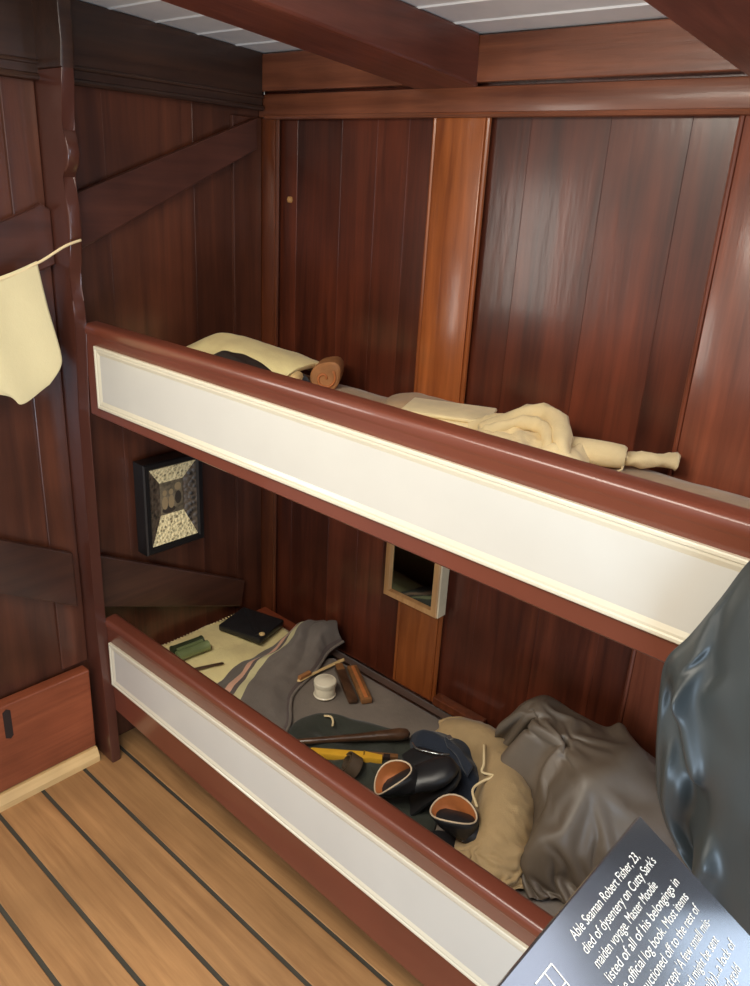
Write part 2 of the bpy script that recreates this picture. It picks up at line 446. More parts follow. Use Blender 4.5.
# ceiling of beaded boards, two deck beams
b = MB()
ys = [.62-.118*k for k in range(0, 27)]
for y1, y0 in zip(ys, ys[1:]):
    za, zb = zceil(y0), zceil(y1)
    for (p, q, up) in ((y0, y0+.006, 0), (y0+.006, y0+.012, .004), (y0+.012, y1, 0)):
        A = zceil(p)-up*0; 
        b.prism([(p, zceil(p)+(up if up else 0)), (q, zceil(q)+(up if up else 0)), (q, zceil(q)+.03), (p, zceil(p)+.03)], 'x', -.04, XR)
    b.sweep([(-.04, y0+.003, zceil(y0)), (XR, y0+.003, zceil(y0))], .004, 6)
mk('ceiling', b, M['ceiling'], kind='structure')
def beam(x0, x1, label):
    b = MB(); b.prism([(YF, zbeam(YF)), (.5995, zbeam(.5995)), (.5995, 1.8085), (.589, 1.8085), (.589, zceil(.589)-.001), (YF, zceil(YF)-.001)], 'x', x0, x1, .006)
    b.bm.verts.ensure_lookup_table()
    mk('ceiling_beam', b, M['beam'], label=label, cat='beam', group='varnished beams across the white ceiling')
beam(.545, .72, 'long varnished brown ceiling beam left of the white ceiling boards')
beam(1.277, 1.46, 'varnished brown ceiling beam at the upper right corner of the photo')

# window far along the back wall, put in unseen for the sign's reflection
b = MB(); b.frame([(2.36, 1.20), (3.05, 1.20), (3.05, 1.885), (2.36, 1.885)], [(0, .655), (0, .612), (.03, .612), (.04, .645)])
w = mk('added_window_1', b, M['white'], kind='structure')
m, nt, pb = new_mat('added_glow_pane'); pb.inputs['Emission Color'].default_value = (.62, .78, 1, 1); pb.inputs['Emission Strength'].default_value = 7
pb.inputs['Base Color'].default_value = (.8, .85, .9, 1)
b = MB(); b.box(2.39, 3.02, .645, .65, 1.23, 1.855); mk('pane', b, m, w)

b = MB()  # unseen skylight, added to widen the bright reflection in the sign
def SK(x, y, h=0): return (x, y, zceil(y)-h)
xs0, xs1, ys0, ys1 = 2.06, 2.95, -.45, .36
for (a, c_, d, e) in ((xs0-.04, xs0, ys0-.04, ys1+.04), (xs1, xs1+.04, ys0-.04, ys1+.04), (xs0, xs1, ys0-.04, ys0), (xs0, xs1, ys1, ys1+.04)):
    b.prism([(d, zceil(d)+.001), (e, zceil(e)+.001), (e, zceil(e)-.03), (d, zceil(d)-.03)], 'x', a, c_)
w2 = mk('added_window_2', b, M['white'], kind='structure')
m2, nt2, pb2 = new_mat('added_skylight_pane'); pb2.inputs['Emission Color'].default_value = (.72, .80, 1, 1); pb2.inputs['Emission Strength'].default_value = 5
b = MB(); b.prism([(ys0, zceil(ys0)-.006), (ys1, zceil(ys1)-.006), (ys1, zceil(ys1)-.012), (ys0, zceil(ys0)-.012)], 'x', xs0, xs1)
mk('pane', b, m2, w2)

# ================================================================== the bunk
bunk = thing('bunk_bed', 'built-in two-tier ship bunk with red-brown rails and white front panels', 'bunk bed', (.05, .3, 0))
prof = [(.096,0),(.088,.155),(.074,.40),(.070,.48),(.074,1.03),(.090,1.26),(.098,1.285),(.092,1.31),(.083,1.335),(.088,1.37),(.098,1.41),(.108,1.46),(.108,1.50),(.100,1.54),(.092,1.575),(.106,1.585),(.120,1.60),(.127,1.625),(.120,1.655),(.108,1.668),(.112,1.69),(.122,1.75),(.128,1.785)]
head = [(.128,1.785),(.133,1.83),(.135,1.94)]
b = MB(); b.prism([(0.0, 0), *prof, (0.0, 1.785)], 'y', -.029, -.0005, .004, 3)
cp = mk('corner_post', b, M['post'], bunk, smooth='auto')
b = MB(); b.prism([(0.0, 1.785), *head, (0.0, 1.94)], 'y', -.029, -.0005, .004, 3)  # top piece in a darker colour: shade and brown film painted in
mk('shaded_post_top', b, M['cornice'], cp, smooth='auto', label='top of the post, shade and brown film put into its colour')
XE = 1.862
b = MB(); b.box(XE, XE+.07, -.045, .045, 0, 1.97, .005)
mk('corner_post', b, M['post'], bunk, smooth='auto')
def lerp(l, r, x): return l[1]+(r[1]-l[1])*(x-l[0])/(r[0]-l[0])
def side(top, wt, wb, bot, xl, x_l_panel, bname):
    T = lambda x: lerp(*top, x); B = lambda x: lerp(*bot, x)
    x0, x1 = xl, XE
    b = MB()
    # rounded-top board
    rows = []
    for x in (x0, x1):
        zt, zb = T(x), B(x); r = .019
        sec = [(0, zb+.004), (.004, zb), (.038, zb), (.042, zb+.004), (.042, zt-.016)]
        sec += [(.028+.014*math.cos(a), zt-.014+.014*math.sin(a)) for a in [PI*k/12 for k in range(0, 7)]]
        sec += [(.009+.012*math.cos(a), zt-.013+.011*math.sin(a)) for a in [PI/2+PI*k/12 for k in range(1, 7)]]
        sec += [(-.003, zt-.022), (-.001, zt-.026), (0, zt-.028)]
        rows.append([(x, y, z) for y, z in sec])
    V = b.grid(rows, close_v=True); b.bm.faces.new(V[0]); b.bm.faces.new(V[-1][::-1])
    sb = mk('side_board', b, M['painted'], bunk, smooth='auto')
    WT = lambda x: lerp(*wt, x); WB = lambda x: lerp(*wb, x)
    xr = XE-.03; xa = x_l_panel
    q = [(xa, WB(xa)), (xr, WB(xr)), (xr, WT(xr)), (xa, WT(xa))]
    b = MB(); b.frame(q, [(0, .0), (0, -.006), (.002, -.0075), (.006, -.0075), (.008, -.0055), (.012, -.0055), (.021, -.0025), (.021, .0)])
    mk('panel_moulding', b, M['white_trim'], sb, label='raised ivory moulding around the white panel')
    b = MB(); d = .018
    b.prism([(q[0][0]+d, q[0][1]+d), (q[1][0]-d, q[1][1]+d), (q[2][0]-d, q[2][1]-d), (q[3][0]+d, q[3][1]-d)], 'y', -.003, .0)
    mk('inset_panel', b, M['white'], sb, label='long white painted panel')
side(((.11,1.260),(1.6,1.258)), ((.13,1.212),(1.6,1.209)), ((.13,1.062),(1.6,1.067)), ((.13,1.035),(1.6,1.027)), .084, .128, 'upper')
side(((.077,.457),(1.438,.461)), ((.093,.39),(1.40,.404)), ((.081,.254),(1.339,.237)), ((.07,.163),(1.155,.118)), .064, .086, 'lower')
b = MB()
for y0, y1 in ((.043,.225),(.226,.41),(.411,.597)): b.box(.033, XE, y0, y1, 1.035, 1.055, .001, 1)
mk('bed_base', b, M['bedboard'], bunk)
b = MB()
for y0, y1 in ((.043,.225),(.226,.41),(.411,.597)): b.box(.033, XE, y0, y1, .228, .248, .001, 1)
mk('bed_base', b, M['bedboard'], bunk)

# ================================================================== upper bunk things
def slab_cloth(x0, x1, y0, y1, z0, z1, amp, seed, nx=60, ny=16):
    b = MB(); rows = []
    for i in range(nx+1):
        row = []
        x = x0+(x1-x0)*i/nx
        for j in range(ny+1):
            t = j/ny; y = y0+(y1-y0)*t
            e = min(1, min(t, 1-t)*9, min(i, nx-i)/2.5)
            e = math.sin(min(1, e)*PI/2)**.5
            row.append(Vector((x, y, z0+(z1-z0)*e+amp*e*(noise.noise(Vector((x*7, y*9, seed)))+.5*noise.noise(Vector((x*17, y*19, seed)))))))
        rows.append(row)
    V = b.grid(rows)
    rim = [V[i][0] for i in range(nx+1)]+[V[nx][j] for j in range(1, ny+1)]+[V[i][ny] for i in range(nx-1, -1, -1)]+[V[0][j] for j in range(ny-1, 0, -1)]
    b.bm.faces.new(rim)
    return b
mk('mattress', slab_cloth(.05, 1.855, .055, .592, 1.056, 1.097, .005, 1), M['upper_blanket'], smooth=True, label='thin tan-grey wool mattress on the upper bunk', cat='mattress')

# flat cream pillow, with a drooping pointed corner
def closed_cloth(top, drop, nu=26, nv=34, amp=.003, sc=18, seed=0, uv=False, edge=.9):
    G = wrinkle(patch(top, nu, nv), amp, sc, seed)
    b = MB(); 
    Bt = []
    for i in range(nu):
        row = []
        for j in range(nv):
            e = min(i, nu-1-i)/(nu-1)*2; f = min(j, nv-1-j)/(nv-1)*2
            k = (min(1, e*3.5)*min(1, f*3.5))**.5
            row.append(G[i][j]-Vector((0, 0, .0015+drop*k)))
        Bt.append(row)
    V = b.grid(G, uv=uv); W = b.grid(Bt, uv=uv)
    def rim(V): return [V[i][0] for i in range(nu)]+[V[nu-1][j] for j in range(1, nv)]+[V[i][nv-1] for i in range(nu-2, -1, -1)]+[V[0][j] for j in range(nv-2, 0, -1)]
    A, B_ = rim(V), rim(W); n = len(A)
    for k in range(n): b.bm.faces.new((A[k], A[(k+1) % n], B_[(k+1) % n], B_[k]))
    return b
b = closed_cloth([
    [(.04,.235,1.135),(.14,.265,1.165),(.28,.29,1.168),(.395,.345,1.140)],
    [(.045,.28,1.155),(.14,.31,1.195),(.275,.34,1.190),(.39,.40,1.158)],
    [(.05,.33,1.160),(.14,.37,1.208),(.27,.41,1.190),(.385,.465,1.162)],
    [(.07,.40,1.14),(.17,.46,1.17),(.28,.49,1.165),(.39,.51,1.150)]], .03, seed=2)
mk('pillow', b, M['cream_linen'], smooth=True, label='flat cream pillow with a pointed corner on the upper bunk', cat='pillow')
# rolled bundle supporting pillow (dark cloth under it)
b = MB(); heap(b, [(.07,.29),(.24,.30),(.36,.33),(.40,.40),(.36,.46),(.18,.44),(.07,.38)], 1.098, lambda x, y: .042, power=.35, seed=3)
mk('folded_blanket', b, M['navy'], smooth=True, label='dark folded cloth lying underneath the flat cream pillow', cat='blanket')
# black leather cap in front of the pillow
cap = thing('leather_hat', 'shiny black leather hat in front of the flat cream pillow', 'hat', (.42, .18, 1.098))
b = MB(); heap(b, [(.28,.16),(.34,.10),(.46,.10),(.55,.16),(.54,.24),(.44,.265),(.33,.25)], 1.098,
    lambda x, y: .105*max(0, 1-((x-.39)/.19)**2)**.6+.012+ridge(x, y, [(.32,.22),(.39,.17),(.48,.16)], .02, .008), power=.5, seed=5)
mk('crown', b, M['hat_leather'], cap, smooth=True)
b = MB(); b.sweep(spline([(.535,.265,1.180),(.55,.25,1.188),(.565,.225,1.188),(.575,.20,1.182)], 10), [.004,.008,.011,.012,.012,.012,.012,.011,.008,.004], 10)
mk('toggle', b, M['bone'], cap, smooth=True, label='yellow-tan toggle')
b = MB(); heap(b, [(.50,.20),(.56,.16),(.60,.19),(.57,.27),(.51,.28)], 1.098, lambda x, y: .079, power=.5, seed=44)
mk('peak', b, M['black_leather'], cap, smooth=True)
# tan rolled bundle, end facing out
roll = thing('rolled_chart', 'tan brown rolled bundle with a swirled end, beside the cream pillow', 'roll', (.40, .50, 1.098))
ax = Vector((-.6, .8, 0)); c0 = Vector((.42, .462, 1.128)); sd = Vector((.8, .6, 0)); upv = Vector((0, 0, 1))
b = MB()
def sqring(c, r, k):    # nearly round, one corner pulled out
    out = []
    for i in range(28):
        a = 2*PI*i/28; rr = r*(1+.32*max(0, math.cos(a-PI*.27))**7)
        out.append(c+sd*math.cos(a)*rr+upv*math.sin(a)*rr*k)
    return out
rows = [sqring(c0+ax*t, r, 1) for t, r in ((0,.034),(.004,.038),(.04,.038),(.09,.036),(.10,.033))]
V = b.grid(rows, close_v=True); b.bm.faces.new(V[0][::-1]); b.bm.faces.new(V[-1])
mk('outer_wrap', b, M['tan_roll'], roll, smooth='auto')
b = MB()
sp = [c0-ax*.002+sd*math.cos(a)*(.004+.0037*a)+upv*math.sin(a)*(.004+.0037*a) for a in [k*.22 for k in range(33)]]
b.sweep(sp, .0032, 6, up=ax)
mk('swirl', b, M['tan_leather'], roll, smooth=True, label='spiral of rolled layers at the end')

# folded canvas
fc = thing('folded_canvas', 'stiff folded cream canvas with squared edges, left of the crumpled cream clothes', 'folded cloth', (.84, .44, 1.098))
b = MB()
for k in range(4):
    b.obox((.838-.004*k*(k % 2), .452, 1.105+.0105*k), .20-.004*(k % 2), .125-.003*(k % 2), .0095, .42, 0, .004)
mk('layers', b, M['cream_cotton'], fc, smooth='auto')
b = MB(); heap(b, [(.60,.50),(.66,.44),(.74,.47),(.80,.56),(.74,.585),(.64,.57)], 1.098, lambda x, y: .03, seed=6)
mk('folded_cloth', b, M['upper_blanket'], smooth=True, label='small tan cloth lying by the wall behind the folded canvas', cat='cloth')
# crumpled cream clothes
b = MB()
heap(b, [(.93,.38),(1.02,.32),(1.12,.33),(1.19,.38),(1.17,.46),(1.06,.52),(.96,.49)], 1.087,
     lambda x, y: .05+.012*noise.noise(Vector((x*30, y*30, 2))), power=.4, seed=7, wob=.012)
for pts, r in (([(.95,.40,1.12),(.98,.46,1.14),(1.02,.49,1.160),(1.07,.48,1.162),(1.12,.43,1.148),(1.15,.38,1.12),(1.15,.35,1.10)], .021),
               ([(.97,.38,1.125),(1.02,.435,1.145),(1.07,.44,1.148),(1.11,.40,1.135),(1.12,.35,1.11)], .016),
               ([(.90,.42,1.11),(.94,.46,1.122),(.99,.50,1.13)], .019)):
    P = spline(pts, 26); b.sweep(P, [r*(.55+.45*math.sin(PI*min(1, .15+.85*i/25)) + .16*noise.noise(Vector((i*.5, r*90, 1)))) for i in range(26)], 12)
for v in b.bm.verts:
    v.co.z += .010; q = v.co*Vector((26, 26, 26)) if False else v.co*26
    v.co += Vector((noise.noise(q+Vector((3, 0, 0))), noise.noise(q+Vector((0, 9, 0))), noise.noise(q)))*.006+Vector((0, 0, .004*noise.noise(v.co*60)))
mk('crumpled_clothes', b, M['canvas'], smooth=True, label='crumpled heap of cream clothes with thick looped folds on upper bunk', cat='clothes')
# rolled cream cloth
b = MB(); ax = Vector((.93, .36, 0)).normalized()
c = Vector((1.10, .445, 1.126)); rows = []
P = [c+ax*t for t in (0,.008,.03,.07,.11,.132,.138,.134,.12)]; R_ = [.012,.022,.027,.028,.027,.025,.021,.016,.013]
b.sweep(P, R_, 18, flat=.92)
mk('rolled_cloth', b, M['canvas'], smooth='auto', label='rolled cream cloth with an open end, right of the crumpled clothes', cat='rolled cloth')
# small pouch with cord
pou = thing('canvas_pouch', 'small cream canvas pouch tied with string at right of upper bunk', 'pouch', (1.25, .53, 1.098))
b = MB(); P = spline([(1.20,.49,1.117),(1.215,.50,1.120),(1.235,.515,1.120),(1.27,.545,1.120),(1.295,.565,1.120),(1.302,.57,1.118)], 16)
b.sweep(P, [.017,.013,.007,.008,.013,.019,.018,.020,.019,.017,.018,.020,.019,.021,.017,.009], 14, flat=.8)
for v in b.bm.verts: v.co += Vector((noise.noise(v.co*50), noise.noise(v.co*50+Vector((4, 4, 4))), noise.noise(v.co*50+Vector((9, 0, 2)))))*.006
mk('bag', b, M['canvas'], pou, smooth=True)
b = MB(); b.sweep([Vector((1.222,.505,1.120))+Vector((.36*math.cos(a)*.4, -.25*math.cos(a)*.6, math.sin(a)*.24))*.055 for a in [2*PI*k/16 for k in range(16)]], .0022, 6, closed=True)
b.sweep(spline([(1.224,.49,1.118),(1.235,.472,1.108),(1.225,.455,1.101),(1.24,.44,1.101),(1.226,.43,1.101)], 16), .0022, 6)
mk('string', b, M['cord'], pou, smooth=True)

# ================================================================== lower bunk things
ZL = .249
mk('mattress', slab_cloth(.30, 1.855, .06, .592, ZL+.001, .268, .003, 4), M['dark_bed'], smooth=True, label='dark brown mattress along the wall of the lower bunk', cat='mattress')
bl = thing('wool_blanket', 'grey wool blanket with pink and cream stripes at its crumpled end', 'blanket', (.9, .3, .27))
mk('spread', slab_cloth(.42, 1.85, .055, .53, .2725, .286, .0018, 8), M['grey_wool'], bl, smooth=True)
G = [
    [(.335,.06,.275),(.41,.06,.292),(.50,.06,.298),(.58,.07,.296),(.64,.08,.288)],
    [(.310,.17,.275),(.375,.17,.296),(.45,.17,.306),(.535,.18,.306),(.60,.19,.291)],
    [(.280,.30,.276),(.335,.29,.304),(.40,.28,.322),(.455,.28,.318),(.515,.29,.292)],
    [(.265,.42,.278),(.305,.43,.312),(.36,.42,.340),(.41,.41,.332),(.465,.42,.296)],
    [(.262,.51,.280),(.290,.51,.326),(.33,.50,.350),(.385,.50,.340),(.430,.51,.298)],
    [(.275,.575,.284),(.30,.575,.316),(.34,.575,.332),(.385,.575,.326),(.425,.570,.300)]]
b = MB(); GG = wrinkle(patch(G, 70, 70), .007, 15, 3)
for i in range(70):
    for j in range(70):
        v = i/69; u = j/69; p = GG[i][j]
        k = min(1, max(0, v-.42)*3)*min(1, max(0, u-.40)*4)*min(1, (1-u)*6)
        w_ = u*4.2+v*1.5+.25*math.sin(v*9)
        p.z += k*.024*abs(math.sin(w_*PI*.5))**.7
        p.y += k*.012*math.sin(w_*PI)
        p.z += .007*max(0, math.sin(u*11-v*5+1.2*math.sin(v*7)))*math.sin(PI*u)
        p.x += .006*math.sin(v*13)*math.sin(PI*min(1, v*1.2))
b.grid(GG, uv=True)
mk('folded_end', b, M['stripes'], bl, smooth=True, solid=.004, label='crumpled blanket end with pink and cream stripes')
b = MB(); edge = [GG[i][69]+Vector((0, 0, .002)) for i in range(70)]
b.sweep(edge, .0042, 8); mk('hem', b, M['grey_wool'], bl, smooth=True, label='rolled grey hem')

sh = thing('linen_sheet', 'folded cream linen sheet with stitched edge at head of lower bunk', 'sheet', (.16, .33, ZL))
b = closed_cloth([
    [(.060,.045,.262),(.15,.045,.268),(.25,.05,.268),(.34,.06,.264)],
    [(.020,.178,.268),(.12,.18,.276),(.22,.18,.276),(.32,.18,.268)],
    [(.024,.35,.270),(.11,.35,.280),(.21,.36,.280),(.30,.36,.270)],
    [(.030,.515,.266),(.10,.52,.272),(.18,.525,.272),(.26,.53,.266)]], .012, amp=.006, sc=13, seed=9)
for v in b.bm.verts: v.co.x = max(v.co.x, .034) if v.co.y > .2 else v.co.x
mk('sheet_cloth', b, M['cream_linen'], sh, smooth=True)
b = MB()
for k in range(28):
    y = .20+.0114*k; b.obox((.041, y, .2740), .007, .0025, .003, .2)
mk('stitching', b, M['cream_cotton'], sh, label='row of pale stitches along the hem')

# black notebook
nb = thing('notebook', 'black leather pocket book with a strap on the cream sheet', 'notebook', (.158, .432, .283))
an = .27
b = MB(); b.obox((.158,.436,.2975), .155, .132, .022, an, 0, .005); mk('cover', b, M['black_leather'], nb, smooth='auto')
b = MB(); b.obox((.160,.437,.3095), .160, .016, .004, an-.75, 0, .0015); mk('strap', b, M['black_leather'], nb)
b = MB(); b.lathe((.236,.412,.309), [(.009,0),(.009,.003),(.005,.006),(.0001,.0065)], 14); mk('stud', b, M['bone'], nb, smooth='auto', label='small tan stud')
# green tin
tn = thing('green_tin', 'small green metal tin of twin rounded halves on cream sheet', 'tin', (.137, .222, .28))
a2 = math.atan2(.1, .011)
dv = Vector((math.cos(a2), math.sin(a2), 0)); pv = Vector((dv.y, -dv.x, 0)); c = Vector((.137, .222, .297))
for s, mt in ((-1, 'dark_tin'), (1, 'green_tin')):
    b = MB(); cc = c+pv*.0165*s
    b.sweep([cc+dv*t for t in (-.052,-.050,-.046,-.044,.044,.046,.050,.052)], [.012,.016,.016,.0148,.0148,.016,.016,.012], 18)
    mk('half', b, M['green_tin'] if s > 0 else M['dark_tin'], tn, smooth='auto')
b = MB(); b.box(0,1,0,1,0,1); b = MB(); b.obox((c.x, c.y, .308), .085, .010, .006, a2, 0, .002); mk('hinge', b, M['green_tin'], tn)
# pen knife
b = MB(); P = [Vector((.190,.105,.284)), Vector((.2,.13,.2845)), Vector((.23,.205,.2855)), Vector((.249,.251,.286)), Vector((.251,.256,.286))]
b.sweep(P, [.003,.0058,.0052,.0045,.002], 10, flat=.7)
mk('pencil', b, M['dark_wood'], smooth=True, label='thin dark brown wooden stick on the cream sheet', cat='stick')
# toothbrush
tb = thing('toothbrush', 'old bone toothbrush lying behind the white pot', 'toothbrush', (.48, .42, .29))
b = MB(); b.sweep(spline([(.478,.335,.300),(.478,.36,.300),(.480,.39,.299),(.482,.45,.297),(.486,.505,.296),(.487,.512,.296)], 16), [.003,.0075,.008,.008,.007,.0055,.005,.005,.0055,.006,.006,.0062,.0065,.0065,.006,.003], 10, flat=.45)
mk('handle', b, M['bone'], tb, smooth=True)
b = MB(); b.obox((.478,.362,.3075), .042, .012, .010, PI/2, 0, .001); mk('bristles', b, M['tan_roll'], tb, label='brown bristles')
# white pot
pt = thing('lidded_pot', 'small round white lidded pot on the grey blanket', 'pot', (.563, .358, .287))
b = MB(); b.lathe((.563,.358,.287), [(.026,0),(.029,.002),(.031,.006),(.0285,.009),(.0285,.034),(.027,.036)], 32); mk('jar', b, M['porcelain'], pt, smooth='auto')
b = MB(); b.lathe((.563,.358,.3225), [(.0305,0),(.0310,.002),(.0310,.012),(.029,.0145),(.022,.0148),(.021,.0155),(.0001,.016)], 32); mk('lid', b, M['porcelain'], pt, smooth='auto')
# razor cases
an = math.atan2(-.09, .145)
ca = thing('razor_case', 'dark brown narrow case beside the white pot', 'case', (.578,.430,.287))
b = MB(); b.obox((.576,.428,.296), .165, .028, .016, an, 0, .006); mk('body', b, M['dark_wood'], ca, smooth='auto')
b = MB(); b.obox((.512,.468,.3045), .03, .022, .003, an, 0, .001); mk('end_plate', b, M['brown_wood'], ca, label='lighter brown end')
cb = thing('wooden_comb_case', 'lighter brown wooden case, rightmost of the two cases by the pot', 'case', (.6,.452,.287))
b = MB(); b.obox((.600,.456,.296), .165, .030, .016, an, 0, .003); mk('body', b, M['brown_wood'], cb, smooth='auto')
b = MB(); b.obox((.600,.456,.3045), .150, .010, .003, an, 0, .001); mk('groove', b, M['tan_leather'], cb, label='reddish inlaid strip')

# dark green cloth under the tools and shoes
b = MB(); heap(b, [(.600,.20),(.615,.285),(.72,.35),(.85,.385),(.95,.34),(1.04,.26),(1.09,.14),(1.02,.06),(.85,.05),(.70,.08)], .2885,
     lambda x, y: .018+.012*noise.noise(Vector((x*14, y*14, 4)))+.010*(1-abs(noise.noise(Vector((x*11+y*6, y*20, 8))))*2)+ridge(x, y, [(.62,.28),(.75,.33),(.86,.37)], .02, .012)+ridge(x, y, [(.78,.13),(.86,.22),(.97,.30)], .018, .012), power=.6, seed=12)
gc = mk('green_bag', b, M['green_cloth'], smooth=True, label='dark green cloth bag spread flat beneath the baton and shoes', cat='bag')
b = MB(); b.sweep(spline([(.655,.265,.3185),(.672,.272,.322),(.69,.262,.3225),(.70,.250,.320)], 10), .0028, 8); mk('tie', b, M['canvas'], gc, smooth=True, label='pale tie')
# dark turned baton
b = MB(); A = Vector((.665,.112,.325)); B_ = Vector((.868,.352,.337)); P = [A+(B_-A)*t for t in (0,.03,.3,.6,.8,.92,.98,1)]
b.sweep(P, [.004,.0075,.008,.0095,.0135,.0155,.012,.004], 16)
mk('belaying_pin', b, M['dark_wood'], smooth=True, label='dark turned wooden baton, thicker at its right end, above the yellow tool', cat='baton')
# yellow tool
yt = thing('folding_rule', 'yellow slim wooden tool with pointed end, below the dark baton', 'tool', (.83,.21,.318))
a3 = math.atan2(.131, .163); dv = Vector((math.cos(a3), math.sin(a3), 0)); pv = Vector((-dv.y, dv.x, 0)); c = Vector((.745,.136,.329))
def tool_poly(pts, z0, z1, b, bev=.002):
    b.prism([((c+dv*u+pv*w).x, (c+dv*u+pv*w).y) for u, w in pts], 'z', z0, z1, bev)
b = MB(); tool_poly([(-.005,.007),(.015,-.010),(.168,-.0125),(.168,.004),(.13,.010),(.0,.0095)], .321, .339, b); mk('body', b, M['yellow'], yt, smooth='auto')
b = MB(); tool_poly([(.11,.0),(.205,.001),(.205,.0125),(.115,.0125)], .3225, .3385, b); mk('wooden_back', b, M['brown_wood'], yt, label='brown strip behind the yellow body')
b = MB(); tool_poly([(.170,-.004),(.186,-.004),(.186,.0085),(.170,.0085)], .330, .3395, b, .001); mk('slot', b, M['slot'], yt, label='dark slot')
b = MB(); tool_poly([(.122,-.003),(.126,-.003),(.126,.0125),(.122,.0125)], .334, .3405, b, .0005); mk('pin', b, M['brass'], yt, label='bright brass pin')
# rolled belt
b = MB(); c = Vector((.842,.168,.331)); axv = Vector((-.62,-.55,.56)).normalized(); e1 = axv.cross(Vector((0,0,1))).normalized(); e2 = axv.cross(e1)
rows = []
for k in range(46):
    a = k*.34; r = .013+.0011*k*.34*1.2
    p = c+e1*math.cos(a)*r+e2*math.sin(a)*r
    o_ = (e1*math.cos(a)+e2*math.sin(a))*.0014
    rows.append([p-axv*.015-o_, p+axv*.015-o_, p+axv*.015+o_, p-axv*.015+o_])
V = b.grid(rows, close_v=True); b.bm.faces.new(V[0]); b.bm.faces.new(V[-1][::-1])
mk('rolled_belt', b, M['brown_leather'], smooth='auto', label='coiled brown leather strap left of the shoes', cat='strap')
b = MB(); heap(b, [(.785,.10),(.83,.105),(.86,.14),(.83,.15),(.79,.14)], .305, lambda x, y: .022, seed=14)
mk('cloth_scrap', b, M['canvas'], smooth=True, label='small tan cloth scrap beside the coiled strap', cat='cloth')

# shoes
def shoe(label, heel, yaw, roll_, pitch, L, group='pair of black leather shoes'):
    t = thing('leather_shoe', label, 'shoe', heel, group)
    H = Vector(heel); cy, sy = math.cos(yaw), math.sin(yaw); cr_, sr = math.cos(roll_), math.sin(roll_); cp, sp_ = math.cos(pitch), math.sin(pitch)
    def W(x, y, z):
        x, z = x*cp+z*sp_, -x*sp_+z*cp
        y, z = y*cr_-z*sr, y*sr+z*cr_
        return H+.92*Vector((x*cy-y*sy, x*sy+y*cy, z))
    # sections: centre (x,z), normal angle a in xz, half-width, half-height
    S = [(L,.018,0,.004,.006),(L*.985,.020,0,.018,.014),(L*.93,.024,0,.032,.020),(L*.82,.028,0,.041,.025),(L*.68,.033,4,.044,.030),(L*.54,.041,14,.041,.038),
         (L*.40,.052,34,.038,.047),(L*.30,.062,55,.038,.052),(L*.24,.075,72,.039,.052),(L*.22,.092,80,.041,.052),(L*.205,.106,84,.043,.055)]
    def ring(s, shrink=0, n=24):
        x, z, a, w, h = s; a = math.radians(a); w -= shrink; h -= shrink; out = []
        for k in range(n):
            q = 2*PI*k/n; yy = w*math.cos(q); vv = h*math.sin(q)
            px = x-math.sin(a)*vv; pz = z+math.cos(a)*vv
            if pz < .006 : pz = .006
            dip = .010*math.sin(q*2+PI/2)*max(0, (a-1.2)/.3)
            out.append(W(px, yy, pz+dip))
        return out
    b = MB(); V = b.grid([ring(s) for s in S], close_v=True); b.bm.faces.new(V[0][::-1])
    mk('upper', b, M['black_leather'], t, smooth=True, solid=.002)
    b = MB(); V = b.grid([ring(s, .0045) for s in S[3:]]+[], close_v=True); b.bm.faces.new(V[0][::-1])
    mk('lining', b, M['tan_leather'], t, smooth=True, label='tan leather lining')
    b = MB(); b.sweep([(Vector(p)+Vector(q))/2 for p, q in zip(ring(S[-1], .001), ring(S[-1], .0035))], .0020, 6, closed=True)
    mk('collar', b, M['pale_edge'], t, smooth=True, label='pale rim of the opening')
    b = MB(); prof_ = [(0,.028),(.02,.034),(L*.3,.033),(L*.5,.036),(L*.7,.046),(L*.85,.043),(L*.96,.028),(L*1.0,.008)]
    pts = [W(x-.032+.03*(1 if x > .05 else .2), y, 0) for x, y in prof_]+[W(x-.032+.03*(1 if x > .05 else .2), -y, 0) for x, y in prof_[::-1]]
    top = [p+(W(0,0,.007)-W(0,0,0)) for p in pts]
    A = [b.bm.verts.new(p) for p in pts]; B2 = [b.bm.verts.new(p) for p in top]; n = len(A)
    b.bm.faces.new(A[::-1]); b.bm.faces.new(B2)
    for k in range(n): b.bm.faces.new((A[k], A[(k+1) % n], B2[(k+1) % n], B2[k]))
    mk('sole', b, M['black_leather'], t)
    return t
shoe('black leather shoe with tan lining, opening tipped toward the rail, nearer the yellow tool', (.998,.190,.293), .90, .0, -.74, .17)
shoe('black leather shoe with tan lining, opening facing up, nearer the khaki bag', (1.112,.163,.292), .55, .05, -.10, .17)

# leather pouch with a silver rim
po = thing('leather_pouch', 'flat black leather pouch with a curved silver rim behind the shoes', 'pouch', (.99,.30,.31))
b = closed_cloth([[(.90,.285,.330),(.95,.25,.345),(1.03,.235,.350)],[(.915,.315,.345),(.97,.29,.372),(1.05,.27,.362)],[(.94,.345,.340),(1.0,.335,.358),(1.06,.315,.350)]], .016, 20, 20, .002, 20, 15)
mk('flap', b, M['black_leather'], po, smooth=True)
b = MB(); b.sweep(spline([(.905,.315,.352),(.935,.292,.366),(.965,.288,.378),(.995,.298,.382),(1.008,.322,.374)], 24), .0026, 8)
mk('rim', b, M['silver'], po, smooth=True, label='curved silver rim')

